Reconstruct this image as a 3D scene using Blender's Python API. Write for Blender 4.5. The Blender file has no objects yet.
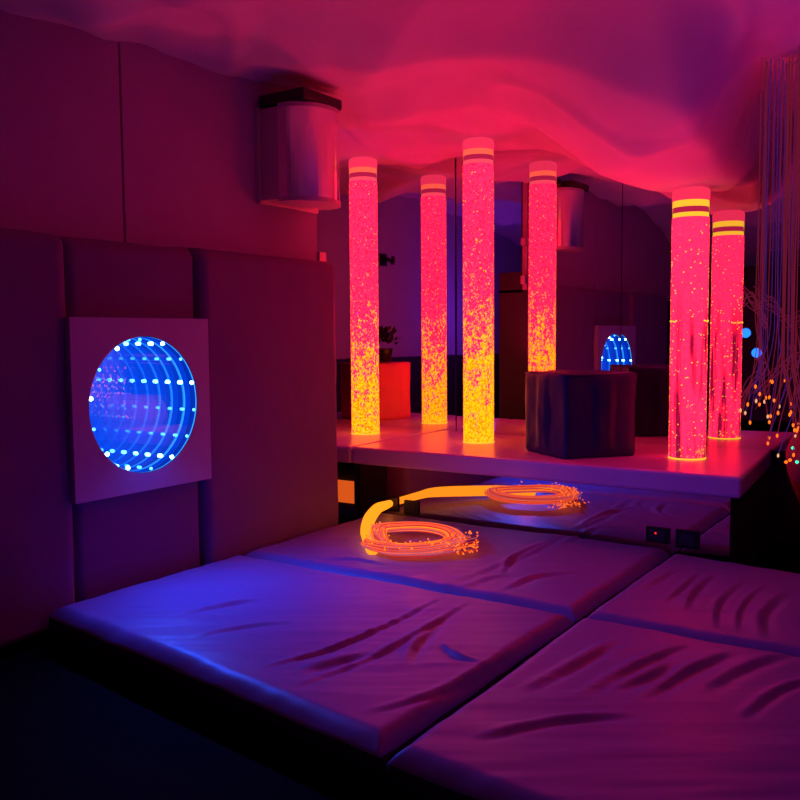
import bpy, bmesh, math, random
from mathutils import Vector, Matrix, noise
random.seed(7)
D = bpy.data
SC = bpy.context.scene
COL = SC.collection
PI = math.pi
ZO = 1.15          # camera height: mats are 0.15 thick, the eye is 1.00 above them
MAT_Z = 0.15       # top of the floor mats
PLAT = 0.513       # top of the platform
MIR_Y = 5.04       # plane of the wall mirrors
RIS_Y = 4.12       # plane of the mirrored riser under the platform

SC.view_settings.view_transform = 'Standard'
SC.view_settings.look = 'None'
try:
    SC.cycles.max_bounces = 26
    SC.cycles.glossy_bounces = 24
    SC.cycles.transparent_max_bounces = 28
    SC.cycles.transmission_bounces = 16
    SC.cycles.diffuse_bounces = 4
    SC.cycles.caustics_reflective = False
    SC.cycles.caustics_refractive = False
except Exception:
    pass

# ------------------------------------------------------------------ camera
F, YAW, PIT, ROLL = 885.7, 0.5855, 0.0731, -0.0078
cf = Vector((-math.sin(YAW) * math.cos(PIT), math.cos(YAW) * math.cos(PIT), -math.sin(PIT)))
cr = cf.cross(Vector((0, 0, 1))).normalized()
cu = cr.cross(cf)
r2 = cr * math.cos(ROLL) + cu * math.sin(ROLL)
u2 = -cr * math.sin(ROLL) + cu * math.cos(ROLL)
cam = D.cameras.new('camera')
cam.sensor_width = 36
cam.lens = F / 800 * 36
cam.clip_start = 0.02
co = D.objects.new('camera', cam)
COL.objects.link(co)
m = Matrix((r2, u2, -cf)).transposed().to_4x4()
m.translation = Vector((0, 0, ZO))
co.matrix_world = m
SC.camera = co


def ray(x, y):
    return cf + r2 * (x - 400) / F - u2 * (y - 400) / F


def on_z(x, y, z):                     # point of the world at height z
    d = ray(x, y)
    return d * ((z - ZO) / d.z) + Vector((0, 0, ZO))


def on_y(x, y, Y):
    d = ray(x, y)
    return d * (Y / d.y) + Vector((0, 0, ZO))


# ------------------------------------------------------------------ materials
def nodes(name):
    mt = D.materials.new(name)
    mt.use_nodes = True
    nt = mt.node_tree
    nt.nodes.clear()
    out = nt.nodes.new('ShaderNodeOutputMaterial')
    return mt, nt, out


def N(nt, kind, **kw):
    n = nt.nodes.new(kind)
    for k, v in kw.items():
        if k in n.inputs:
            n.inputs[k].default_value = v
        else:
            setattr(n, k, v)
    return n


def L(nt, a, b):
    nt.links.new(a, b)


def pbr(name, col, rough=0.5, metal=0.0, var=0.08, scale=6.0, bump=0.0, bscale=80.0, spec=0.5, coat=0.0, sheen=0.0):
    mt, nt, out = nodes(name)
    p = N(nt, 'ShaderNodeBsdfPrincipled', Roughness=rough, Metallic=metal)
    p.inputs['Specular IOR Level'].default_value = spec
    p.inputs['Coat Weight'].default_value = coat
    p.inputs['Sheen Weight'].default_value = sheen
    tc = N(nt, 'ShaderNodeTexCoord')
    nz = N(nt, 'ShaderNodeTexNoise', Scale=scale, Detail=5.0)
    L(nt, tc.outputs['Object'], nz.inputs['Vector'])
    mx = N(nt, 'ShaderNodeMixRGB')
    mx.inputs[1].default_value = [c * (1 - var) for c in col] + [1]
    mx.inputs[2].default_value = [min(1, c * (1 + var)) for c in col] + [1]
    L(nt, nz.outputs['Fac'], mx.inputs[0])
    L(nt, mx.outputs[0], p.inputs['Base Color'])
    if bump:
        nb = N(nt, 'ShaderNodeTexNoise', Scale=bscale, Detail=3.0)
        L(nt, tc.outputs['Object'], nb.inputs['Vector'])
        b = N(nt, 'ShaderNodeBump', Strength=bump, Distance=0.002)
        L(nt, nb.outputs['Fac'], b.inputs['Height'])
        L(nt, b.outputs[0], p.inputs['Normal'])
    L(nt, p.outputs[0], out.inputs[0])
    return mt


def emit(name, col, strength, sampled=True):
    mt, nt, out = nodes(name)
    e = N(nt, 'ShaderNodeEmission', Color=list(col) + [1], Strength=strength)
    L(nt, e.outputs[0], out.inputs[0])
    if not sampled:
        mt.cycles.emission_sampling = 'NONE'
    return mt


def mirror_mat(name, col, rough=0.0):
    mt, nt, out = nodes(name)
    g = N(nt, 'ShaderNodeBsdfAnisotropic') if False else N(nt, 'ShaderNodeBsdfGlossy')
    g.inputs['Color'].default_value = list(col) + [1]
    g.inputs['Roughness'].default_value = rough
    L(nt, g.outputs[0], out.inputs[0])
    return mt


def half_mirror(name, tint, gloss, outer):
    """two-way mirror: silvered towards the lights, anti-reflection coated towards the room"""
    mt, nt, out = nodes(name)
    g = N(nt, 'ShaderNodeBsdfGlossy', Roughness=0.0)
    g.inputs['Color'].default_value = list(tint) + [1]
    t = N(nt, 'ShaderNodeBsdfTransparent')
    mx = N(nt, 'ShaderNodeMixShader')
    ge = N(nt, 'ShaderNodeNewGeometry')
    mr = N(nt, 'ShaderNodeMapRange')
    mr.inputs['To Min'].default_value = outer
    mr.inputs['To Max'].default_value = gloss
    L(nt, ge.outputs['Backfacing'], mr.inputs['Value'])
    L(nt, mr.outputs[0], mx.inputs[0])
    L(nt, t.outputs[0], mx.inputs[1])
    L(nt, g.outputs[0], mx.inputs[2])
    L(nt, mx.outputs[0], out.inputs[0])
    return mt


def acrylic(name):
    mt, nt, out = nodes(name)
    fr = N(nt, 'ShaderNodeFresnel', IOR=1.22)
    g = N(nt, 'ShaderNodeBsdfGlossy', Roughness=0.03)
    t = N(nt, 'ShaderNodeBsdfTransparent', Color=(1, .97, .98, 1))
    mx = N(nt, 'ShaderNodeMixShader')
    L(nt, fr.outputs[0], mx.inputs[0])
    L(nt, t.outputs[0], mx.inputs[1])
    L(nt, g.outputs[0], mx.inputs[2])
    L(nt, mx.outputs[0], out.inputs[0])
    return mt


def water_mat(name, height, pink, yellow, froth, yreach, strength, seedv):
    """Lit bubbling water: froth of fine bubbles, the lamp in the base is amber, the upper part glows pink."""
    mt, nt, out = nodes(name)
    tc = N(nt, 'ShaderNodeTexCoord')
    mp = N(nt, 'ShaderNodeMapping')
    mp.inputs['Location'].default_value = (seedv, seedv * 2, seedv * 3)
    mp.inputs['Scale'].default_value = (1, 1, .8)
    L(nt, tc.outputs['Object'], mp.inputs['Vector'])
    sp = N(nt, 'ShaderNodeSeparateXYZ')
    L(nt, tc.outputs['Object'], sp.inputs[0])
    t = N(nt, 'ShaderNodeMath', operation='DIVIDE')
    L(nt, sp.outputs['Z'], t.inputs[0])
    t.inputs[1].default_value = height
    # large drifting clouds of bubbles
    n1 = N(nt, 'ShaderNodeTexNoise', Scale=16.0, Detail=3.0)
    L(nt, mp.outputs[0], n1.inputs['Vector'])
    # fine froth
    n2 = N(nt, 'ShaderNodeTexNoise', Scale=62.0, Detail=3.0, Roughness=.7)
    L(nt, mp.outputs[0], n2.inputs['Vector'])
    v = N(nt, 'ShaderNodeTexVoronoi', Scale=110.0)
    L(nt, mp.outputs[0], v.inputs['Vector'])
    # yellow amount = yreach - t + clouds + fine
    a1 = N(nt, 'ShaderNodeMath', operation='SUBTRACT')
    a1.inputs[0].default_value = yreach
    L(nt, t.outputs[0], a1.inputs[1])
    a2 = N(nt, 'ShaderNodeMath', operation='MULTIPLY_ADD')
    L(nt, n1.outputs['Fac'], a2.inputs[0])
    a2.inputs[1].default_value = .95
    L(nt, a1.outputs[0], a2.inputs[2])
    a3 = N(nt, 'ShaderNodeMath', operation='MULTIPLY_ADD')
    L(nt, n2.outputs['Fac'], a3.inputs[0])
    a3.inputs[1].default_value = 1.7
    L(nt, a2.outputs[0], a3.inputs[2])
    rm = N(nt, 'ShaderNodeMapRange')
    rm.inputs['From Min'].default_value = 1.33
    rm.inputs['From Max'].default_value = 1.56
    L(nt, a3.outputs[0], rm.inputs['Value'])
    mx = N(nt, 'ShaderNodeMixRGB')
    mx.inputs[1].default_value = list(pink) + [1]
    mx.inputs[2].default_value = list(yellow) + [1]
    L(nt, rm.outputs[0], mx.inputs[0])
    # darker gaps between bubbles
    cr_ = N(nt, 'ShaderNodeValToRGB')
    cr_.color_ramp.elements[0].position = .40
    cr_.color_ramp.elements[0].color = (.10, .10, .30, 1)
    cr_.color_ramp.elements[1].position = .56
    cr_.color_ramp.elements[1].color = (1, 1, 1, 1)
    n3 = N(nt, 'ShaderNodeTexNoise', Scale=70.0, Detail=4.0, Roughness=.75)
    mp2 = N(nt, 'ShaderNodeMapping')
    mp2.inputs['Location'].default_value = (seedv + 5, 1, 9)
    L(nt, tc.outputs['Object'], mp2.inputs['Vector'])
    L(nt, mp2.outputs[0], n3.inputs['Vector'])
    L(nt, n3.outputs['Fac'], cr_.inputs[0])
    ml = N(nt, 'ShaderNodeMixRGB', blend_type='MULTIPLY')
    ml.inputs[0].default_value = froth
    L(nt, mx.outputs[0], ml.inputs[1])
    L(nt, cr_.outputs[0], ml.inputs[2])
    last = ml
    if froth < .5:                      # clear water: long vertical streaks of darker and lighter depth
        mp3 = N(nt, 'ShaderNodeMapping')
        mp3.inputs['Scale'].default_value = (26, 26, 2.2)
        L(nt, tc.outputs['Object'], mp3.inputs['Vector'])
        n4 = N(nt, 'ShaderNodeTexNoise', Scale=1.0, Detail=3.0)
        L(nt, mp3.outputs[0], n4.inputs['Vector'])
        r4 = N(nt, 'ShaderNodeValToRGB')
        r4.color_ramp.elements[0].position = .41
        r4.color_ramp.elements[0].color = (.07, .15, .30, 1)
        r4.color_ramp.elements[1].position = .54
        r4.color_ramp.elements[1].color = (1, 1, 1, 1)
        L(nt, n4.outputs['Fac'], r4.inputs[0])
        up = N(nt, 'ShaderNodeMapRange')    # the upper half is milky with fine bubbles
        up.inputs['From Min'].default_value = .72
        up.inputs['From Max'].default_value = .50
        L(nt, t.outputs[0], up.inputs['Value'])
        last = N(nt, 'ShaderNodeMixRGB', blend_type='MULTIPLY')
        L(nt, up.outputs[0], last.inputs[0])
        L(nt, ml.outputs[0], last.inputs[1])
        L(nt, r4.outputs[0], last.inputs[2])
    e = N(nt, 'ShaderNodeEmission', Strength=strength)
    L(nt, last.outputs[0], e.inputs['Color'])
    L(nt, e.outputs[0], out.inputs[0])
    return mt


M = {}
M['mat_vinyl'] = pbr('mat_vinyl', (.26, .165, .42), .43, bump=.25, bscale=400, var=.06, spec=.35)
M['mat_side'] = pbr('mat_side', (.035, .03, .04), .7)
M['pad'] = pbr('pad_vinyl', (.24, .085, .27), .6, bump=.2, bscale=300, spec=.25)
M['board'] = pbr('painted_board', (.52, .32, .50), .6, bump=.1, bscale=200, spec=.25)
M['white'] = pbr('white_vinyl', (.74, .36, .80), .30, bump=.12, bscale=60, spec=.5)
M['frame'] = pbr('white_frame', (.55, .42, .62), .5)
M['navy'] = pbr('navy_vinyl', (.020, .018, .13), .50, bump=.1, bscale=60, spec=.22)
M['dark'] = pbr('dark_board', (.025, .02, .03), .7)
M['black'] = pbr('black_plastic', (.012, .011, .014), .35)
M['floor'] = pbr('dark_floor', (.004, .0035, .004), .9, spec=.05)
M['alcove'] = pbr('alcove_paint', (.50, .45, .62), .7)
M['fabric'] = pbr('draped_fabric', (.82, .76, .80), .9, bump=.15, bscale=500, spec=.1, sheen=.2)
M['chrome'] = pbr('brushed_chrome', (.78, .76, .82), .16, metal=1.0, var=.03)
M['silver'] = pbr('silver_paint', (.55, .5, .55), .38, metal=.6)
M['mirror'] = mirror_mat('mirror_glass', (.80, .78, .82))
M['mirror_riser'] = mirror_mat('mirror_riser_glass', (.74, .72, .76), .015)
M['redcube'] = pbr('red_vinyl', (.90, .12, .20), .5)  # red light of the tubes put into the pale cube's colour
M['basket'] = pbr('crimson_cloth', (.36, .03, .05), .8, bump=.4, bscale=120)
M['leaf'] = pbr('dark_leaf', (.02, .035, .025), .5)
M['acrylic'] = acrylic('clear_acrylic')
M['bubble_y'] = emit('lit_bubble_amber', (1, .50, .03), 1.5, False)
M['bubble_p'] = emit('lit_bubble_pink', (1, .12, .22), 1.3, False)
M['cap'] = emit('cap_glow', (1, .030, .10), 1.0)
M['band_orange'] = emit('band_orange_glow', (1, .10, .06), 1.3)
M['band_yellow'] = emit('band_yellow_glow', (1, .50, .03), 1.2)
M['band_pink'] = emit('band_pink_glow', (1, .06, .11), 1.2)
M['gap'] = emit('gap_glow', (.55, .012, .07), .9)
M['back_mirror'] = None
M['strand'] = emit('strand_glow', (.36, .018, .070), .36, False)
M['strand_violet'] = emit('strand_violet_glow', (.15, .02, .30), .34, False)
M['tip_orange'] = emit('tip_orange_glow', (1, .13, .008), 1.9, False)
M['tip_green'] = emit('tip_green_glow', (.05, .85, .50), 1.6, False)
M['tip_white'] = emit('tip_white_glow', (1, .45, .2), 1.0, False)
M['coil'] = emit('coil_strand_glow', (1, .095, .028), 1.25, False)
M['coil_y'] = emit('coil_yellow_glow', (1, .25, .010), 1.7, False)
M['coil_red'] = emit('coil_red_glow', (.85, .03, .03), .75, False)
M['coil_pale'] = emit('coil_pale_glow', (.8, .13, .20), .7, False)
M['led'] = emit('blue_led', (.16, .55, 1), 30, False)
M['led_dim'] = emit('blue_led_dim', (.06, .32, 1), 6.5, False)
M['led_ring'] = emit('blue_ring', (.03, .34, 1), 1.7, False)
M['led_wall'] = emit('inner_wall_glow', (.0, .06, 1), .5, False)  # LED light falling on the inner wall, put in as emission
M['blue_lamp'] = emit('blue_lamp_glow', (.01, .13, 1), 3.5)
M['red_led'] = emit('red_indicator', (1, .02, .02), 1.6, False)
M['amber_box'] = emit('amber_window', (1, .13, .015), .7)


# ------------------------------------------------------------------ mesh helpers
def obj(name, bm, mat, parent=None, smooth=False, world=True):
    me = D.meshes.new(name)
    if name != 'front_glass':
        bmesh.ops.recalc_face_normals(bm, faces=bm.faces)
    bm.to_mesh(me)
    bm.free()
    for mm in (mat if isinstance(mat, (list, tuple)) else [mat]):
        me.materials.append(mm)
    o = D.objects.new(name, me)
    COL.objects.link(o)
    if smooth:
        for p in me.polygons:
            p.use_smooth = True
    if parent is not None:
        o.parent = parent
        if world:
            o.matrix_parent_inverse = PINV.get(parent.name, Matrix())
    return o


PINV = {}


def tag(o, label, cat, group=None, kind=None):
    o['label'] = label
    o['category'] = cat
    if group:
        o['group'] = group
    if kind:
        o['kind'] = kind
    return o


def struct(name, bm, mat, parent=None, smooth=False):
    o = obj(name, bm, mat, parent, smooth)
    if parent is None:
        o['kind'] = 'structure'
    return o


def thing(name, label, cat, loc=(0, 0, 0), group=None):
    o = D.objects.new(name, None)
    o.empty_display_size = .1
    COL.objects.link(o)
    o.location = loc
    PINV[o.name] = Matrix.Translation(-Vector(loc))
    tag(o, label, cat, group)
    return o


def BM():
    return bmesh.new()


def box(bm, x0, x1, y0, y1, z0, z1, bev=0.0, seg=2):
    r = bmesh.ops.create_cube(bm, size=1)
    vs = r['verts']
    for v in vs:
        v.co = Vector((x0 + (v.co.x + .5) * (x1 - x0), y0 + (v.co.y + .5) * (y1 - y0), z0 + (v.co.z + .5) * (z1 - z0)))
    if bev > 0:
        es = list({e for v in vs for e in v.link_edges})
        bmesh.ops.bevel(bm, geom=es, offset=bev, segments=seg, affect='EDGES', profile=.5)
    return bm


def prism(bm, poly, z0, z1, bev=0.0, seg=2):
    lo = [bm.verts.new((p[0], p[1], z0)) for p in poly]
    hi = [bm.verts.new((p[0], p[1], z1)) for p in poly]
    n = len(poly)
    fs = [bm.faces.new(lo[::-1]), bm.faces.new(hi)]
    for i in range(n):
        fs.append(bm.faces.new((lo[i], lo[(i + 1) % n], hi[(i + 1) % n], hi[i])))
    if bev > 0:
        es = list({e for f in fs for e in f.edges})
        bmesh.ops.bevel(bm, geom=es, offset=bev, segments=seg, affect='EDGES', profile=.5)
    return bm


def lathe(bm, prof, seg=48, cx=0, cy=0, caps=True):
    """prof: list of (radius, z) from bottom to top"""
    rings = []
    for r, z in prof:
        rings.append([bm.verts.new((cx + r * math.cos(2 * PI * k / seg), cy + r * math.sin(2 * PI * k / seg), z)) for k in range(seg)])
    for a, b in zip(rings, rings[1:]):
        for k in range(seg):
            bm.faces.new((a[k], a[(k + 1) % seg], b[(k + 1) % seg], b[k]))
    if caps:
        bm.faces.new(rings[0][::-1])
        bm.faces.new(rings[-1])
    return bm


def tube(bm, pts, rad, sides=5, taper=1.0):
    pts = [Vector(p) for p in pts]
    prev = None
    n = len(pts)
    rings = []
    for i, p in enumerate(pts):
        d = (pts[min(i + 1, n - 1)] - pts[max(i - 1, 0)])
        if d.length < 1e-9:
            d = Vector((0, 0, 1))
        d.normalize()
        up = Vector((0, 0, 1)) if abs(d.z) < .9 else Vector((1, 0, 0))
        a = d.cross(up).normalized()
        b = d.cross(a)
        r = (rad[i] if isinstance(rad, (list, tuple)) else rad * (1 + (taper - 1) * i / max(1, n - 1)))
        rings.append([bm.verts.new(p + a * r * math.cos(2 * PI * k / sides) + b * r * math.sin(2 * PI * k / sides)) for k in range(sides)])
    for A, B in zip(rings, rings[1:]):
        # match ring starts to avoid twisting
        for k in range(sides):
            bm.faces.new((A[k], A[(k + 1) % sides], B[(k + 1) % sides], B[k]))
    bm.faces.new(rings[0][::-1])
    bm.faces.new(rings[-1])
    return bm


def ball(bm, c, r, sub=1, sc=(1, 1, 1)):
    q = bmesh.ops.create_icosphere(bm, subdivisions=sub, radius=r)
    for v in q['verts']:
        v.co = Vector((v.co.x * sc[0], v.co.y * sc[1], v.co.z * sc[2])) + Vector(c)


def sm(a, b, x):
    t = max(0.0, min(1.0, (x - a) / (b - a)))
    return t * t * (3 - 2 * t)


def catmull(pts, n=8):
    pts = [Vector(p) for p in pts]
    P = [pts[0]] + pts + [pts[-1]]
    out = []
    for i in range(1, len(P) - 2):
        p0, p1, p2, p3 = P[i - 1], P[i], P[i + 1], P[i + 2]
        for k in range(n):
            t = k / n
            out.append(.5 * ((2 * p1) + (-p0 + p2) * t + (2 * p0 - 5 * p1 + 4 * p2 - p3) * t * t + (-p0 + 3 * p1 - 3 * p2 + p3) * t ** 3))
    out.append(pts[-1])
    return out


# ------------------------------------------------------------------ the room
struct('floor', box(BM(), -5.2, 1.2, -2.4, 5.3, -.06, 0), M['floor'])
# draped ceiling cloth
def ceil_z(x, y):
    z = 1.29
    z -= .47 * sm(-2.25, -1.35, x) * sm(3.05, 4.35, y) * (1 - .75 * sm(-1.10, -.82, x))
    z -= .10 * sm(3.7, 4.5, y) * (1 - sm(-2.25, -1.35, x))
    z -= .42 * sm(2.3, -.4, y)
    # swags: cloth pinned along lines and sagging between them
    u = (x * .83 + y * .55)
    w = (-x * .55 + y * .83)
    z -= 0.085 * (1 - abs(math.sin(u * 2.6 + .5 * math.sin(w * 1.7)))) * sm(0, 1.5, y)
    z -= 0.055 * (1 - abs(math.sin(w * 3.7 + .9 * math.sin(u * 1.3) + 1.1)))
    z += .020 * noise.noise(Vector((x * 3.1, y * 3.1, 1.7)))
    z += .016 * noise.noise(Vector(((x * .8 + y * .6) * 8, (y * .8 - x * .6) * 2.2, 4.2))) - .03 * max(0, 1 - abs(noise.noise(Vector((x * 1.6 + .4 * y, y * 1.1, 7.7)))) * 9)
    return z + ZO


bm = BM()
nx, ny = 190, 200
gx = [-4.75 + (1.05 + 4.75) * i / nx for i in range(nx + 1)]
gy = [-2.25 + (5.12 + 2.25) * j / ny for j in range(ny + 1)]
TUBES = [(-3.36, 4.66, 2.27), (-2.503, 4.617, 2.275), (-1.262, 4.551, 1.868)]


def ceil_fix(x, y):
    z = ceil_z(x, y)
    for tx, ty, tz in TUBES:           # the cloth lies on the tube caps
        d = math.hypot(x - tx, y - ty)
        k = 1 - sm(.12, .42, d)
        z = z * (1 - k) + (tz + .004) * k
    return z


V = [[bm.verts.new((x, y, ceil_fix(x, y))) for y in gy] for x in gx]
for i in range(nx):
    for j in range(ny):
        bm.faces.new((V[i][j], V[i][j + 1], V[i + 1][j + 1], V[i + 1][j]))
struct('ceiling', bm, M['fabric'], smooth=True)

# left partition: dark core, painted boards above, pads below
bm = box(BM(), -3.30, -3.052, -2.2, 3.79, 0, 1.50)
box(bm, -3.30, -3.092, -2.2, 3.79, 1.48, 1.64)
box(bm, -3.11, -3.091, -2.2, 3.78, 1.50, 2.62)
struct('wall_left', bm, M['dark'])
bm = BM()
for y0, y1 in ((-2.2, .95), (.958, 2.505), (2.515, 3.80)):
    box(bm, -3.09, -3.05, y0, y1, 1.50, 2.62, .004)
bd = struct('wall_left_upper', bm, M['board'])
bm = BM()
box(bm, -3.075, -3.035, 3.80, 3.86, ZO + .685, ZO + .745, .004)
struct('metal_plate', bm, M['silver'], bd)  # silver plates added where pink glints show at the board end
bm = BM()
box(bm, -3.075, -3.035, 3.80, 3.86, ZO + .39, ZO + .455, .004)
struct('metal_plate', bm, M['silver'], bd)
struct('wall_back', box(BM(), -4.8, 1.1, MIR_Y + .09, MIR_Y + .15, 0, 2.7), M['dark'])
struct('wall_right', box(BM(), 1.0, 1.06, -2.2, 5.1, 0, 2.7), M['pad'])
struct('wall_rear', box(BM(), -4.8, 1.1, -2.26, -2.2, 0, 2.7), M['pad'])
struct('wall_far_left', box(BM(), -4.76, -4.70, -2.2, 5.1, 0, 2.7), M['alcove'])
struct('baseboard_far_left', box(BM(), -4.70, -4.66, -2.2, 5.04, 0, .95, .01), M['dark'])


def pad(y0, y1, top, label, seedv):
    """upholstered pad: soft front face, rounded edges, slightly wavy"""
    bm = BM()
    n1, n2 = 40, 60
    x0, xf = -3.05, (-2.91 if seedv != 2.0 else -2.9305)
    wk = 1.0 if seedv != 2.0 else .3

    def pt(a, b, fr):
        y = y0 + (y1 - y0) * a
        z = MAT_Z * .3 + (top - MAT_Z * .3) * b
        return y, z
    g = []
    for i in range(n1 + 1):
        row = []
        for j in range(n2 + 1):
            y, z = pt(i / n1, j / n2, 0)
            ey = min(y - y0, y1 - y)
            ez = top - z
            e = 0
            if ey < .03:
                e += .022 * (1 - ey / .03) ** 2
            if ez < .045:
                e += .035 * (1 - ez / .045) ** 2
            wob = .006 * noise.noise(Vector((y * 3, z * 3, seedv))) + .003 * noise.noise(Vector((y * 11, z * 8, seedv)))
            zz = z + (.010 * noise.noise(Vector((y * 4.5, seedv, 0))) if j == n2 else 0)
            row.append(bm.verts.new((xf - e + wob * wk, y, zz)))
        g.append(row)
    for i in range(n1):
        for j in range(n2):
            bm.faces.new((g[i][j], g[i + 1][j], g[i + 1][j + 1], g[i][j + 1]))
    # back and sides
    rim = [g[i][0] for i in range(n1 + 1)] + [g[n1][j] for j in range(1, n2 + 1)] + [g[i][n2] for i in range(n1 - 1, -1, -1)] + [g[0][j] for j in range(n2 - 1, 0, -1)]
    back = [bm.verts.new((x0 + .002, v.co.y, v.co.z)) for v in rim]
    k = len(rim)
    for i in range(k):
        bm.faces.new((rim[i], back[i], back[(i + 1) % k], rim[(i + 1) % k]))
    bm.faces.new(back)
    o = obj('wall_pad', bm, M['pad'], smooth=True)
    return tag(o, label, 'wall pad', 'upholstered pads along the left wall')


pad(1.20, 2.120, ZO + .392, 'dark upholstered wall pad at the left edge, left of the light panel', 1.0)
pad(2.134, 2.795, ZO + .388, 'narrow upholstered wall pad directly behind the round blue light panel', 2.0)
pad(2.808, 3.795, ZO + .392, 'wide red-lit upholstered wall pad right of the light panel', 3.0)

# ------------------------------------------------------------------ floor mats
FOLDS = {
    'A': [[(262, 668), (350, 641), (445, 598)], [(288, 690), (370, 657), (430, 626), (475, 600)], [(438, 642), (456, 656), (482, 663)],
          [(408, 665), (420, 640), (445, 618)], [(300, 672), (340, 660), (380, 650)], [(360, 715), (440, 690), (520, 645)], [(170, 618), (230, 604), (262, 600)], [(190, 640), (240, 628), (300, 622)]],
    'B': [[(430, 592), (500, 565), (540, 548), (562, 536)], [(502, 575), (515, 556), (548, 541)], [(500, 592), (540, 576), (588, 572)],
          [(460, 590), (490, 578), (530, 574)], [(300, 560), (350, 558), (390, 566)], [(560, 545), (590, 535), (620, 538)]],
    'C': [[(575, 700), (640, 664), (690, 644)], [(640, 703), (690, 670), (735, 652)], [(700, 695), (745, 668), (798, 652)], [(520, 692), (580, 662), (620, 640)],
          [(610, 690), (650, 676), (672, 662)], [(740, 720), (780, 690), (830, 675)], [(470, 740), (560, 720), (640, 715)]],
    'D': [[(686, 612), (694, 592), (716, 574)], [(716, 628), (720, 602), (746, 580)], [(738, 632), (742, 606), (768, 584)], [(664, 604), (682, 588), (700, 573)],
          [(766, 640), (764, 612), (790, 592)], [(640, 590), (660, 580), (676, 570)]],
}


def folds_for(k, samples=10):
    out = []
    for f in FOLDS[k]:
        pts = catmull([on_z(x, y, MAT_Z) for x, y in f], samples)
        out.append([(p.x, p.y) for p in pts])
    return out


def floor_mat(key, poly, label, seedv):
    """poly: near-left, near-right, far-right, far-left"""
    bm = BM()
    fl = folds_for(key)
    n1, n2 = 190, 150
    fr = random.Random(int(seedv * 10))
    famp = [(fr.uniform(.45, 1.0), fr.uniform(.75, 1.6)) for _ in fl]
    a, b, c, d = [Vector((p[0], p[1])) for p in poly]
    g = []
    for i in range(n1 + 1):
        row = []
        s = i / n1
        for j in range(n2 + 1):
            t = j / n2
            p = (a * (1 - s) + b * s) * (1 - t) + (d * (1 - s) + c * s) * t
            w = (b - a).length
            h = (d - a).length
            e = min(s * w, (1 - s) * w, t * h, (1 - t) * h)
            z = 0.0
            if e < .055:
                z -= .040 * (1 - e / .055) ** 2
            for k, f in enumerate(fl):
                best = 1e9
                bi = 0
                for q, (fx, fy) in enumerate(f):
                    dd = (p.x - fx) ** 2 + (p.y - fy) ** 2
                    if dd < best:
                        best, bi = dd, q
                if best > .02:
                    continue
                al = bi / (len(f) - 1)
                # signed side for a crease next to a ridge
                q0, q1 = f[max(0, bi - 1)], f[min(len(f) - 1, bi + 1)]
                tx, ty = q1[0] - q0[0], q1[1] - q0[1]
                tl = math.hypot(tx, ty) + 1e-9
                sd = ((p.x - f[bi][0]) * -ty + (p.y - f[bi][1]) * tx) / tl
                amp = math.sin(PI * min(1, max(0, al))) ** 1.2
                z += amp * famp[k][0] * .95 * (.011 * math.exp(-((sd - .013 * famp[k][1]) / (.014 * famp[k][1])) ** 2) - .010 * math.exp(-((sd + .012 * famp[k][1]) / (.013 * famp[k][1])) ** 2)) * math.exp(-max(0, best - sd * sd) / .0016)
            q = Vector((p.x, p.y, seedv))
            # long soft wrinkles running diagonally
            uu = p.x * .55 - p.y * .83
            z += .0045 * noise.noise(Vector((uu * 11, (p.x + p.y) * 1.6, seedv))) + .0018 * noise.noise(Vector((uu * 30, (p.x + p.y) * 3, seedv + 3))) + .006 * noise.noise(q * 2.2)
            row.append(bm.verts.new((p.x, p.y, MAT_Z + z)))
        g.append(row)
    for i in range(n1):
        for j in range(n2):
            bm.faces.new((g[i][j], g[i + 1][j], g[i + 1][j + 1], g[i][j + 1]))
    rim = [g[i][0] for i in range(n1 + 1)] + [g[n1][j] for j in range(1, n2 + 1)] + [g[i][n2] for i in range(n1 - 1, -1, -1)] + [g[0][j] for j in range(n2 - 1, 0, -1)]
    lo = [bm.verts.new((v.co.x, v.co.y, 0.0)) for v in rim]
    k = len(rim)
    for i in range(k):
        f = bm.faces.new((rim[i], lo[i], lo[(i + 1) % k], rim[(i + 1) % k]))
        f.material_index = 1
    f = bm.faces.new(lo)
    f.material_index = 1
    o = obj('floor_mat', bm, [M['mat_vinyl'], M['mat_side']], smooth=True)
    return tag(o, label, 'floor mat', 'soft play mats on the floor')


floor_mat('A', [(-2.885, 1.97), (-1.212, 1.73), (-1.206, 2.95), (-2.885, 2.975)], 'blue-lit padded floor mat below the round light panel, near edge in shadow', 1.5)
floor_mat('B', [(-2.885, 2.992), (-1.206, 2.968), (-1.206, 4.105), (-2.885, 4.105)], 'padded floor mat carrying the glowing fibre optic coil', 2.5)
floor_mat('C', [(-1.188, 1.72), (.45, 1.55), (.45, 2.93), (-1.188, 2.95)], 'dim purple padded floor mat in the front right corner', 3.5)
floor_mat('D', [(-1.188, 2.968), (.45, 2.948), (.45, 3.76), (-1.188, 4.05)], 'dim red padded floor mat in front of the dark gap right of the platform', 4.5)

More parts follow.
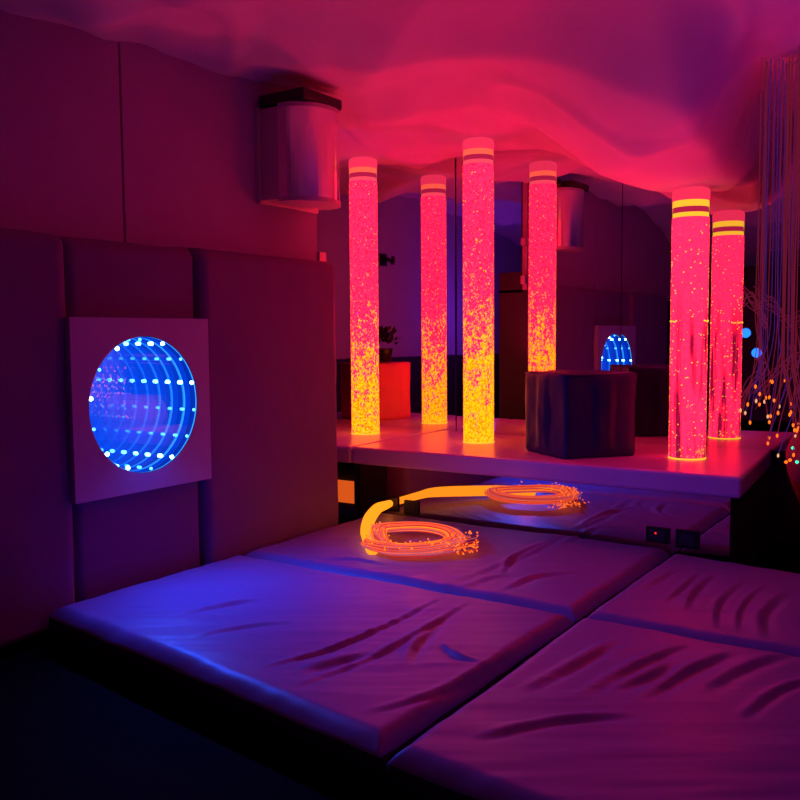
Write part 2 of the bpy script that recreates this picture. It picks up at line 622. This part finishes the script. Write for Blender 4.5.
# ------------------------------------------------------------------ platform
pl = thing('padded_platform', 'long white vinyl platform with mirrored front carrying the bubble tubes', 'platform', (-2.0, 4.6, 0))
bm = BM()
prism(bm, [(-3.028, 4.055), (-.885, 4.055), (-.962, 5.115), (-3.028, 5.115)], PLAT - .098, PLAT, .016, 3)
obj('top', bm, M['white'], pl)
obj('base', box(BM(), -3.015, -.945, RIS_Y + .012, 5.03, 0, PLAT - .10), M['dark'], pl)
obj('mirror_riser', box(BM(), -3.015, -.945, RIS_Y, RIS_Y + .010, .01, PLAT - .105), M['mirror_riser'], pl)
pl2 = thing('padded_platform', 'short end section of the white platform beside the red-lit wall pad', 'platform', (-3.7, 4.6, 0))
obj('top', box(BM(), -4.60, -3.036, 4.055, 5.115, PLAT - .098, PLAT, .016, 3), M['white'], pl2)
obj('side_panel', box(BM(), -3.065, -3.036, 4.13, 5.03, 0, PLAT - .10), M['dark'], pl2)
obj('side_panel', box(BM(), -4.58, -4.55, 4.13, 5.03, 0, PLAT - .10), M['dark'], pl2)
obj('back_panel', box(BM(), -4.545, -3.07, 4.85, 4.87, 0, PLAT - .10), M['dark'], pl2)

# black socket boxes on the riser
def socket(x0, x1, z0, z1, label, led=False):
    cx, cz, w, h = (x0 + x1) / 2, (z0 + z1) / 2, x1 - x0, z1 - z0
    t = thing('socket_box', label, 'socket box', (cx, RIS_Y, z0), 'black boxes along the mirrored riser')
    bm = BM()
    box(bm, x0, x1, RIS_Y - .010, RIS_Y - .001, z0, z1, .003)
    obj('casing', bm, M['black'], t)
    bm = BM()
    box(bm, cx - w * .32, cx + w * .32, RIS_Y - .013, RIS_Y - .010, cz - h * .32, cz + h * .32, .001)
    obj('cover_plate', bm, M['dark'], t)
    if led:
        bm = BM()
        ball(bm, (cx - .008, RIS_Y - .015, cz + .010), .0048, 2)
        o = obj('indicator_light', bm, M['red_led'], t, True)
        o['label'] = 'tiny red indicator light'


socket(-2.850, -2.745, .152, .235, 'black box on the riser with the glowing fibre tail coming out of it')
socket(-2.705, -2.608, .145, .226, 'black box on the riser just right of the fibre tail')
socket(-1.328, -1.214, .160, .234, 'black box on the riser with a tiny red light', True)
socket(-1.187, -1.078, .150, .236, 'black box at the right end of the riser without a light')

# amber lamp under the end section
lb = thing('light_source', 'amber glowing lamp box under the short end of the platform', 'lamp', (-3.30, 4.5, 0))
obj('casing', box(BM(), -3.52, -3.10, 4.42, 4.70, 0, .33, .01), M['dark'], lb)
obj('diffuser', box(BM(), -3.50, -3.12, 4.40, 4.419, .10, .24, .006), M['amber_box'], lb)

# ------------------------------------------------------------------ wall mirrors
def wall_mirror(x0, x1, pivot, yaw, tilt, label, dy=0):
    px = x0 if pivot == 'left' else x1
    t = thing('wall_mirror', label, 'mirror', (px, MIR_Y + dy, PLAT + .0006), 'mirror panels behind the platform')
    bm = BM()
    box(bm, x0 - px + .002, x1 - px - .002, .0, .006, .0, 2.62 - PLAT)
    obj('mirror_glass', bm, M['mirror'], t, world=False)
    bm = BM()
    box(bm, x0 - px + .002, x1 - px - .002, .0065, .014, .0, 2.62 - PLAT)
    obj('backing_board', bm, M['dark'], t, world=False)
    t.rotation_euler = (tilt, 0, math.radians(yaw))


wall_mirror(-4.30, -2.905, 'right', -2.7, 0, 'left wall mirror panel behind the two leftmost lit columns')
wall_mirror(-2.905, -1.785, 'left', 1.2 * -1, math.radians(-.10), 'middle wall mirror panel behind the tallest tube and navy cube', .012)
wall_mirror(-1.785, -1.40, 'left', -1.7, math.radians(-.10), 'narrow wall mirror strip between the navy cube and the short tube', -.0115)
wall_mirror(-1.40, -.45, 'left', 3.0, 0, 'right wall mirror panel behind the short tube and fibre strands')

# ------------------------------------------------------------------ bubble tubes
R_T = .0915
PINK = (1.0, .0065, .030)
YEL = (1.0, .128, .001)


def bubble_tube(x, y, ztop, label, froth, yreach, nb, sparse, seedv, strength=6.0):
    rnd = random.Random(seedv)
    H = ztop - PLAT
    t = thing('bubble_tube', label, 'bubble tube', (x, y, PLAT), 'lit bubble tubes on the platform')
    wt = H - .145
    mt = water_mat('lit_water_%d' % seedv, wt, PINK, YEL, froth, yreach, strength, seedv * 1.37)

    def add(name, bm, mat, smooth=True, parent=None):
        o = obj(name, bm, mat, parent or t, smooth, world=False)
        return o
    bm = BM()
    lathe(bm, [(R_T * .975, .006), (R_T * .975, wt * .33), (R_T * .975, wt * .66), (R_T * .975, wt)], 48)
    add('water', bm, mt)
    bm = BM()
    for k in range(nb):
        q = rnd.random()
        z = .02 + (wt - .03) * (q ** (1.15 if sparse else 2.4))
        a = rnd.uniform(0, 2 * PI)
        rr = rnd.uniform(.0016, .0042) * (1.15 if sparse else 1)
        rad = R_T * .972
        ball(bm, (rad * math.cos(a), rad * math.sin(a), z), rr, 1, (1, 1, .8))
    o = add('bubbles', bm, M['bubble_y'])
    o['kind'] = 'stuff'
    if sparse:                          # a ring of bubbles caught on the tube's joint
        bm = BM()
        for k in range(46):
            a = 2 * PI * k / 46 + rnd.uniform(-.05, .05)
            if math.sin(a * 2 + 1) < -.1:
                continue
            ball(bm, (R_T * .972 * math.cos(a), R_T * .972 * math.sin(a), wt * .575 + rnd.uniform(-.003, .003)), .0048, 1, (1.3, 1.3, .9))
        o = add('bubble_ring', bm, M['bubble_y'])
        o['kind'] = 'stuff'
    bm = BM()
    lathe(bm, [(R_T, .0), (R_T, H - .06)], 64, caps=False)
    add('acrylic_tube', bm, M['acrylic'])
    bm = BM()
    lathe(bm, [(R_T * 1.0, 0), (R_T * 1.02, .001), (R_T * 1.02, .005), (R_T * .99, .008)], 48)
    add('base_ring', bm, M['band_yellow'])
    yb = M['band_yellow'] if sparse else M['band_orange']
    bm = BM()
    lathe(bm, [(R_T * .95, wt), (R_T * .95, wt + .022)], 48)
    add('water_line', bm, M['band_yellow'] if sparse else M['band_pink'])
    bm = BM()
    lathe(bm, [(R_T * .94, wt + .022), (R_T * .94, wt + .050)], 48)
    add('air_gap', bm, M['gap'])
    bm = BM()
    lathe(bm, [(R_T * .955, wt + .050), (R_T * .97, wt + .064), (R_T * .955, wt + .082)], 48)
    add('light_band', bm, yb)
    bm = BM()
    lathe(bm, [(R_T * .99, wt + .082), (R_T * 1.0, H - .02), (R_T * .96, H - .006), (R_T * .8, H)], 48)
    add('cap', bm, M['cap'])
    return t


bubble_tube(*TUBES[0], 'tall red and yellow bubble tube nearest the wall pads, frothing from base to top', .85, .36, 700, False, 11)
bubble_tube(*TUBES[1], 'tallest red and yellow bubble tube left of the navy cube', .75, .46, 800, False, 23)
bubble_tube(*TUBES[2], 'shorter clear pink bubble tube with sparse bubbles near the platform right end', .38, -.12, 330, True, 37)

# ------------------------------------------------------------------ padded cubes
def vinyl_cube(p0, p1, p2, h, mat, label, seedv, crease=.0045):
    """p0 near corner, p1 left corner, p2 right corner on the platform"""
    p0, p1, p2 = Vector(p0), Vector(p1), Vector(p2)
    p3 = p1 + p2 - p0
    base = (p1 + p2) / 2
    t = thing('padded_cube', label, 'cube', (base.x, base.y, PLAT))
    bm = BM()
    n = 22
    pts = [p0, p2, p3, p1]

    def disp(v):
        c = v - Vector((base.x, base.y, PLAT + h / 2))
        d = .010 * noise.noise(v * 5 + Vector((seedv, 0, 0)))
        d += crease * noise.noise(Vector(((v.x + v.z * .4) * 22, (v.y + v.z * .4) * 22, v.z * 3 + seedv)))
        return d
    faces = []
    for i in range(4):
        a, b = pts[i], pts[(i + 1) % 4]
        faces.append((Vector((a.x, a.y, PLAT)), Vector((b.x - a.x, b.y - a.y, 0)), Vector((0, 0, h))))
    faces.append((Vector((p0.x, p0.y, PLAT + h)), Vector((p2.x - p0.x, p2.y - p0.y, 0)), Vector((p1.x - p0.x, p1.y - p0.y, 0))))
    faces.append((Vector((p0.x, p0.y, PLAT)), Vector((p1.x - p0.x, p1.y - p0.y, 0)), Vector((p2.x - p0.x, p2.y - p0.y, 0))))
    for o_, e1, e2 in faces:
        g = [[bm.verts.new(o_ + e1 * i / n + e2 * j / n) for j in range(n + 1)] for i in range(n + 1)]
        for i in range(n):
            for j in range(n):
                bm.faces.new((g[i][j], g[i + 1][j], g[i + 1][j + 1], g[i][j + 1]))
    bmesh.ops.remove_doubles(bm, verts=bm.verts, dist=1e-4)
    # pull corners in for soft rounding, push faces out
    cx, cy, cz = base.x, base.y, PLAT + h / 2
    ex, ey = (p2 - p0), (p1 - p0)
    Lx, Ly = ex.length, ey.length
    ex, ey = ex.normalized(), ey.normalized()
    ctr = Vector((cx, cy, cz))
    R = .035
    for v in bm.verts:
        w = v.co - ctr
        a, b, c = w.x * ex.x + w.y * ex.y, w.x * ey.x + w.y * ey.y, w.z
        hx, hy, hz = Lx / 2, Ly / 2, h / 2
        ia, ib, ic = max(-hx + R, min(hx - R, a)), max(-hy + R, min(hy - R, b)), max(-hz + R * .7, min(hz - R * .7, c))
        dv = Vector((a - ia, b - ib, c - ic))
        if dv.length > 1e-6:
            l = min(dv.length, R) if sum(1 for q in dv if abs(q) > 1e-6) > 1 else dv.length
            dv = dv.normalized() * l
        a, b, c = ia + dv.x, ib + dv.y, ic + dv.z
        bul = .014 * (1 - (a / hx) ** 2) * (1 - (c / hz) ** 2)
        bul2 = .014 * (1 - (b / hy) ** 2) * (1 - (c / hz) ** 2)
        if abs(abs(b) - hy) < .002:
            b += math.copysign(bul, b)
        if abs(abs(a) - hx) < .002:
            a += math.copysign(bul2, a)
        d = disp(v.co) if c > -hz + .02 else 0
        out = Vector((a, b, c))
        out += out.normalized() * d
        if out.z < -hz:
            out.z = -hz
        v.co = ctr + Vector((ex.x * out.x + ey.x * out.y, ex.y * out.x + ey.y * out.y, out.z))
    obj('cover', bm, mat, t, True)
    # piped seam around the top edge
    bm = BM()
    q = []
    for a, b in ((p0, p2), (p2, p3), (p3, p1), (p1, p0)):
        for k in range(8):
            q.append(a.lerp(b, k / 8))
    ring = []
    for p in q:
        w = Vector((p.x - cx, p.y - cy))
        w = w * .962
        ring.append(Vector((cx + w.x, cy + w.y, PLAT + h - .008)))
    ring.append(ring[0])
    tube(bm, ring, .0045, 6)
    obj('piping', bm, mat, t, True)
    return t


vinyl_cube((-1.765, 4.165), (-2.115, 4.415), (-1.500, 4.505), .435, M['navy'], 'navy vinyl cube sitting on the platform between the tubes', 3.3)
vinyl_cube((-3.745, 4.43), (-4.16, 4.42), (-3.783, 4.78), .43, M['redcube'], 'red vinyl cube at the left end of the platform, seen in the mirror', 8.1, .002)

# dark bushy plant on the red cube
pz = PLAT + .437
pp = thing('potted_plant', 'small dark bushy plant standing on the red cube', 'plant', (-3.87, 4.62, pz))
bm = BM()
lathe(bm, [(.055, 0), (.07, .09), (.074, .10), (.066, .10), (.06, .085)], 24)
obj('pot', bm, M['black'], pp, True, world=False)
bm = BM()
rnd = random.Random(5)
for k in range(150):
    a, el = rnd.uniform(0, 2 * PI), rnd.uniform(-.25, 1.4)
    rr = rnd.uniform(.03, .115)
    c = Vector((rr * math.cos(a) * math.cos(el), rr * math.sin(a) * math.cos(el), .15 + rr * math.sin(el) * .9))
    d = (c - Vector((0, 0, .08))).normalized()
    s = d.cross(Vector((rnd.uniform(-1, 1), rnd.uniform(-1, 1), rnd.uniform(-1, 1)))).normalized() * .016
    l = .045
    vs = [bm.verts.new(c), bm.verts.new(c + d * l * .5 + s), bm.verts.new(c + d * l), bm.verts.new(c + d * l * .5 - s)]
    bm.faces.new(vs)
obj('foliage', bm, M['leaf'], pp, world=False)

# ------------------------------------------------------------------ infinity light panel
PY, PZ, RD = 2.457, ZO - .278, .281
XF, XB = -2.882, -2.9265
ip = thing('infinity_light_panel', 'square white wall panel with round blue infinity mirror of lights', 'light panel', (-2.9, PY, PZ - .355))
bm = BM()
hs = .356
ring_n = 96
def sq(a):
    c, s = math.cos(a), math.sin(a)
    k = hs / max(abs(c), abs(s))
    return c * k, s * k
angs = sorted(set([2 * PI * k / ring_n for k in range(ring_n)]))
inn_f, out_f, inn_b, out_b = [], [], [], []
for a in angs:
    oy, oz = sq(a)
    inn_f.append(bm.verts.new((XF, PY + RD * math.cos(a), PZ + RD * math.sin(a))))
    out_f.append(bm.verts.new((XF, PY + oy, PZ + oz)))
    inn_b.append(bm.verts.new((XB + .004, PY + RD * math.cos(a), PZ + RD * math.sin(a))))
    out_b.append(bm.verts.new((XB, PY + oy, PZ + oz)))
for k in range(ring_n):
    j = (k + 1) % ring_n
    bm.faces.new((inn_f[k], inn_f[j], out_f[j], out_f[k]))
    bm.faces.new((out_f[k], out_f[j], out_b[j], out_b[k]))
    bm.faces.new((out_b[k], out_b[j], inn_b[j], inn_b[k]))
obj('frame', bm, M['frame'], ip)
mt, nt, out = nodes('infinity_back_mirror')
g = N(nt, 'ShaderNodeBsdfGlossy', Roughness=0.0)
g.inputs['Color'].default_value = (.84, .93, .99, 1)
e = N(nt, 'ShaderNodeEmission', Color=(.0, .085, 1, 1), Strength=.27)  # blue haze inside the panel put in as the mirror's own glow
ad = N(nt, 'ShaderNodeAddShader')
L(nt, g.outputs[0], ad.inputs[0])
L(nt, e.outputs[0], ad.inputs[1])
L(nt, ad.outputs[0], out.inputs[0])
mt.cycles.emission_sampling = 'NONE'


def disc(bm, x, r, n=96):
    vs = [bm.verts.new((x, PY + r * math.cos(2 * PI * k / n), PZ + r * math.sin(2 * PI * k / n))) for k in range(n)]
    bm.faces.new(vs)


bm = BM()
disc(bm, XB + .003, RD + .004)
obj('back_mirror', bm, mt, ip)
bm = BM()
disc(bm, XF - .002, RD - .0005)
obj('front_glass', bm, half_mirror('two_way_glass', (.95, .97, 1), .72, .06), ip)
# thin glowing rim behind the glass
bm = BM()
n = 96
A = [[bm.verts.new((xx, PY + (RD - .002) * math.cos(2 * PI * k / n), PZ + (RD - .002) * math.sin(2 * PI * k / n))) for k in range(n)] for xx in (XF - .0035, XF - .009)]
for k in range(n):
    j = (k + 1) % n
    bm.faces.new((A[0][k], A[0][j], A[1][j], A[1][k]))
obj('light_ring', bm, M['led_ring'], ip)
bm = BM()
A = [[bm.verts.new((xx, PY + (RD - .001) * math.cos(2 * PI * k / n), PZ + (RD - .001) * math.sin(2 * PI * k / n))) for k in range(n)] for xx in (XF - .009, XB + .0035)]
for k in range(n):
    j = (k + 1) % n
    bm.faces.new((A[0][k], A[0][j], A[1][j], A[1][k]))
obj('inner_wall', bm, M['led_wall'], ip)
for k in range(14):
    a = math.radians(17 + 360 / 14 * k)
    bm = BM()
    br = k in (0, 2, 11, 4, 6, 8, 9)
    ball(bm, (XF - .0075, PY + (RD - .012) * math.cos(a), PZ + (RD - .012) * math.sin(a)), .0085 if br else .0065, 2)
    obj('led', bm, M['led'] if br else M['led_dim'], ip, True)

# ------------------------------------------------------------------ curved metal casing on the wall
wc = thing('wall_casing', 'silver curved-front metal casing high on the left wall', 'wall light', (-3.05, 3.5, ZO + .66))
za, zb = ZO + .655, ZO + 1.122
obj('back_plate', box(BM(), -3.05, -3.02, 3.32, 3.78, za, zb, .004), M['silver'], wc)
bm = BM()
box(bm, -3.02, -2.905, 3.33, 3.71, za + .015, zb - .01, .004)
obj('side_box', bm, M['silver'], wc)


def bulge(off, n=28):
    pts = []
    for k in range(n + 1):
        a = PI * k / n
        pts.append((-2.905 + (.172 + off) * math.sin(a) ** .85, 3.515 - (.185 + off) * math.cos(a)))
    return pts


bm = BM()
prism(bm, bulge(0), za + .02, zb - .015)
obj('curved_front', bm, M['chrome'], wc)
bm = BM()
prism(bm, bulge(.006), za, za + .022, .003)
obj('rim', bm, M['silver'], wc)
obj('rim', prism(BM(), bulge(.006), zb - .016, zb + .002, .003), M['silver'], wc)
pj = thing('black_projector', 'black projector box lying on top of the silver casing', 'projector', (-2.9, 3.55, zb + .004))
obj('casing', box(BM(), -3.03, -2.745, 3.33, 3.64, zb + .004, zb + .060, .012), M['black'], pj)
bm = BM()
tube(bm, [(-2.84, 3.635, zb + .034), (-2.84, 3.70, zb + .034)], .027, 16)
obj('lens', bm, M['black'], pj, True)
bm = BM()
tube(bm, catmull([(-2.98, 3.61, zb + .03), (-2.96, 3.68, zb + .04), (-2.93, 3.70, zb + .02), (-2.98, 3.74, zb + .01)], 6), .008, 8)
obj('cable', bm, M['black'], pj, True)

# ------------------------------------------------------------------ fibre optic coil on the mat
fc = thing('fibre_optic_bundle', 'coiled glowing orange fibre optic bundle lying on the mat', 'fibre optics', (-2.25, 3.52, MAT_Z))
z0 = MAT_Z + .012
tail = [Vector((-2.797, 4.105, .198)), on_z(386, 505, MAT_Z + .075), on_z(377, 509, MAT_Z + .075), on_z(369, 520, MAT_Z + .06), on_z(367, 533, MAT_Z + .045), on_z(372, 545, z0 + .02)]
loop = []
for k in range(0, 11):
    a = math.radians(175 + 36 * k)
    loop.append((410 + 44 * math.cos(a), 543 - 11.5 * math.sin(a)))
# goes once around counter-clockwise (seen from above) and then runs out to the right
loopP = [on_z(x, y, z0 + .012 + .006 * (i / 10)) for i, (x, y) in enumerate(loop)]
exitP = [on_z(385, 553, z0 + .01), on_z(420, 556, z0 + .005), on_z(455, 552, z0), on_z(476, 548, z0)]
path = catmull(tail[3:] + loopP[1:10] + exitP, 8)
rnd = random.Random(3)
bm = BM()
tp = catmull(tail + [loopP[1]], 8)
tube(bm, tp, [.020 + .012 * sm(0, .5, i / (len(tp) - 1)) for i in range(len(tp))], 12)
o = obj('sheath', bm, M['coil_y'], fc, True)
o['label'] = 'bright yellow sheath'
bms = [BM(), BM(), BM(), BM()]
tips = BM()
for s in range(110):
    ph, rr = rnd.uniform(0, 2 * PI), math.sqrt(rnd.random())
    k1, k2 = rnd.uniform(.8, 1.2), rnd.uniform(0, 6)
    end = int(len(path) * rnd.uniform(.70, 1.0))
    st = int(len(path) * rnd.uniform(.0, .15))
    P = []
    for i in range(st, end):
        t = i / len(path)
        sp = .012 + .044 * sm(.0, .25, t) + .022 * sm(.72, 1, t)
        a = ph + 2.2 * t * k1 + k2
        d = path[min(i + 1, len(path) - 1)] - path[i - 1 if i else 0]
        side = Vector((d.y, -d.x, 0)).normalized() if d.length else Vector((1, 0, 0))
        q = path[i] + side * sp * rr * math.cos(a) + Vector((0, 0, max(0, sp * .42 * (1 + rr * math.sin(a)))))
        q.z = max(q.z, MAT_Z + .008)
        P.append(q)
    if len(P) < 4:
        continue
    tube(bms[rnd.choice((0, 0, 0, 0, 1, 2, 2, 3))], P, .0018, 4)
    for q in (P[-1],):
        ball(tips, q + Vector((0, 0, .003 + rnd.random() * .02)), rnd.uniform(.0035, .006), 1)
for k in range(60):
    p = on_z(448 + rnd.random() * 30, 548 + rnd.uniform(-6, 6), MAT_Z + .012 + rnd.random() * .02)
    ball(tips, p, rnd.uniform(.003, .0055), 1)
for nm, b, mm in (('strands', bms[0], M['coil']), ('strands', bms[1], M['coil_pale']), ('strands', bms[2], M['coil_red']), ('strands', bms[3], M['coil_y'])):
    o = obj(nm, b, mm, fc, True)
    o['kind'] = 'stuff'
o = obj('glowing_tips', tips, M['tip_orange'], fc, True)
o['kind'] = 'stuff'

# ------------------------------------------------------------------ fibre optic curtain and its tub
fo = thing('fibre_optic_curtain', 'curtain of thin red and violet fibre optic strands hanging at the right edge', 'fibre optics', (-.68, 4.05, ZO + .95))
rnd = random.Random(12)
NS = 54
for s in range(NS):
    gx_ = [(-.80, .012), (-.735, .02), (-.69, .02), (-.63, .03), (-.55, .03)][s % 5]
    x = gx_[0] + rnd.gauss(0, gx_[1])
    x = max(-.835, x)
    y = rnd.uniform(3.93, 4.12)
    ztop = ceil_fix(x, y) - .006
    zend = ZO + rnd.uniform(-.42, -.20) - (.12 if s % 5 in (2, 3) else 0)
    ph = rnd.uniform(0, 6)
    fl = rnd.uniform(-.10, .10)
    fy = rnd.uniform(-.09, .07)
    P = []
    for i in range(27):
        t = i / 26
        z = ztop + (zend - ztop) * t
        f = sm(.80, 1.05, t)
        P.append(Vector((x + .006 * math.sin(5 * t + ph) * t + fl * f, y + .005 * math.cos(4 * t + ph) * t + fy * f, z)))
    bm = BM()
    tube(bm, P, .0021, 5)
    st = obj('strand', bm, M['strand'] if rnd.random() < .7 else M['strand_violet'], fo, True)
    bm = BM()
    ball(bm, P[-1], .0055, 1, (1, 1, 1.8))
    obj('glowing_tip', bm, M['tip_orange'] if rnd.random() < .8 else M['tip_white'], st, True)
# strands added in place of the reflected loops behind the short tube
for s in range(16):
    a = [on_y(764 + rnd.uniform(-2, 4), 312 + 4 * s * .3, 4.62), on_y(752 + rnd.uniform(-3, 3), 300 + rnd.uniform(-12, 12), 4.72), on_y(741 + rnd.uniform(-2, 2), 288 + rnd.uniform(-8, 24), 4.85)] if s % 2 else \
        [on_y(764 + rnd.uniform(-3, 3), 372 + rnd.uniform(-8, 8), 4.62), on_y(750 + rnd.uniform(-3, 3), 386 + rnd.uniform(-8, 8), 4.72), on_y(740 + rnd.uniform(-2, 3), 405 + rnd.uniform(-10, 12), 4.85)]
    bm = BM()
    tube(bm, catmull([a[0] + Vector((.05, -.4, .04)), *a], 6), .0024, 5)
    obj('strand', bm, M['strand'], fo, True)

tb = thing('fabric_tub', 'round crimson fabric tub right of the platform catching strand tips', 'tub', (-.53, 4.42, 0))
bm = BM()
bp = []
for k in range(15):
    t = k / 14
    z = .0 + .70 * t
    r = .12 + .115 * sm(.25, .8, t) - .05 * sm(.88, 1, t)
    bp.append((r, z))
lathe(bm, bp + [(bp[-1][0] - .02, .69), (bp[-1][0] - .04, .62)], 40)
for v in bm.verts:
    d = .010 * noise.noise(Vector((v.co.x * 9, v.co.y * 9, v.co.z * 4)))
    h = math.hypot(v.co.x, v.co.y)
    if h > 1e-4:
        v.co.x *= 1 + d / h
        v.co.y *= 1 + d / h
obj('body', bm, M['basket'], tb, True, world=False)
bm = BM()
ringp = [(.185 * math.cos(2 * PI * k / 40), .185 * math.sin(2 * PI * k / 40), .70) for k in range(41)]
tube(bm, ringp, .012, 8)
obj('rim', bm, M['basket'], tb, True, world=False)
for i, (x, y, c) in enumerate(((793, 448, 'tip_green'), (797, 462, 'tip_green'), (786, 462, 'tip_orange'), (790, 460, 'tip_orange'), (796, 436, 'tip_white'), (799, 424, 'tip_orange'))):
    p = on_y(x, y, 4.19)
    bm = BM()
    tube(bm, catmull([p + Vector((.02, -.10, .52)), p + Vector((.045, -.06, .30)), p + Vector((.03, -.02, .12)), p], 8), .0021, 5)
    st = obj('strand', bm, M['strand'], fo, True)
    bm = BM()
    ball(bm, p, .0085, 1)
    obj('glowing_tip', bm, M[c], st, True)

hk = thing('wall_bracket', 'small black bracket on the violet far wall, seen in the left mirror', 'bracket', (-4.70, 3.63, ZO + .67))
obj('wall_plate', box(BM(), -4.699, -4.69, 3.58, 3.68, ZO + .62, ZO + .73, .004), M['black'], hk)
bm = BM()
tube(bm, catmull([(-4.69, 3.63, ZO + .69), (-4.62, 3.63, ZO + .67), (-4.58, 3.63, ZO + .64), (-4.58, 3.63, ZO + .70)], 6), .016, 10)
obj('arm', bm, M['black'], hk, True)

# two blue lamps on the rear wall (seen in the right mirror)
for (x, z, lb_) in ((-1.878, ZO - .007, 'upper blue spotlight on the rear wall, seen in the right mirror'), (-1.741, ZO - .264, 'lower blue spotlight on the rear wall, seen in the right mirror')):
    t = thing('blue_spotlight', lb_, 'lamp', (x, -2.2, z), 'blue spotlights on the rear wall')
    bm = BM()
    q = bmesh.ops.create_cone(bm, cap_ends=True, segments=24, radius1=.07, radius2=.09, depth=.12)
    bmesh.ops.rotate(bm, verts=q['verts'], cent=(0, 0, 0), matrix=Matrix.Rotation(-PI / 2, 3, 'X'))
    bmesh.ops.translate(bm, verts=q['verts'], vec=(0, .061, 0))
    obj('housing', bm, M['black'], t, world=False)
    bm = BM()
    ball(bm, (0, .125, 0), .062, 3, (1, .25, 1))
    obj('lens', bm, M['blue_lamp'], t, True, world=False)


# ------------------------------------------------------------------ lamps and added fill lights
def lamp(name, kind, loc, col, watts, size=.0, to=None, ang=None, blend=.8):
    l = D.lights.new(name, kind)
    l.color = col
    l.energy = watts
    if kind in ('POINT', 'SPOT'):
        l.shadow_soft_size = size
    if kind == 'SPOT':
        l.spot_size = math.radians(ang)
        l.spot_blend = blend
    o = D.objects.new(name, l)
    COL.objects.link(o)
    o.location = loc
    if to is not None:
        o.rotation_euler = (Vector(to) - Vector(loc)).to_track_quat('-Z', 'Y').to_euler()
    return o


RED = (1, .008, .075)
lamp('panel_blue_lamp', 'SPOT', (-2.84, 2.45, PZ - .02), (.004, .085, 1), 54, .0, (-1.75, 2.45, .30), 165, 1.0)
lamp('coil_lamp', 'POINT', (-2.25, 3.52, .32), (1, .08, .02), .5)
lamp('alcove_lamp', 'POINT', (-4.05, 2.4, 1.35), (.26, .03, 1), 9)
lamp('ambient_fill', 'POINT', (-.6, .6, 1.75), (.62, .012, .50), .6)  # unseen fill added for the dim purple ambience
lamp('pink_fill', 'POINT', (-2.95, 4.36, PLAT + .75), (1, .008, .13), 2.6)  # added pink fills between the tubes, brightening the platform top
lamp('pink_fill', 'POINT', (-1.62, 4.74, PLAT + .75), (1, .008, .13), 2.2)
lamp('violet_fill', 'POINT', (-.25, 3.5, 1.75), (.30, .02, 1), 1.5)  # unseen violet fill added to tint the ceiling cloth on the right
for ux, uy in ((-2.95, 4.25), (-2.22, 4.86), (-1.42, 4.22)):
    lamp('ceiling_fill', 'SPOT', (ux, uy, PLAT + .25), RED, 26, .02, (ux + .3, uy - .55, 2.3), 115, .9)  # added red fills without fixtures, brightening the ceiling cloth
w = D.worlds.new('world')
SC.world = w
w.use_nodes = True
w.node_tree.nodes['Background'].inputs[0].default_value = (.02, .004, .03, 1)
w.node_tree.nodes['Background'].inputs[1].default_value = .3
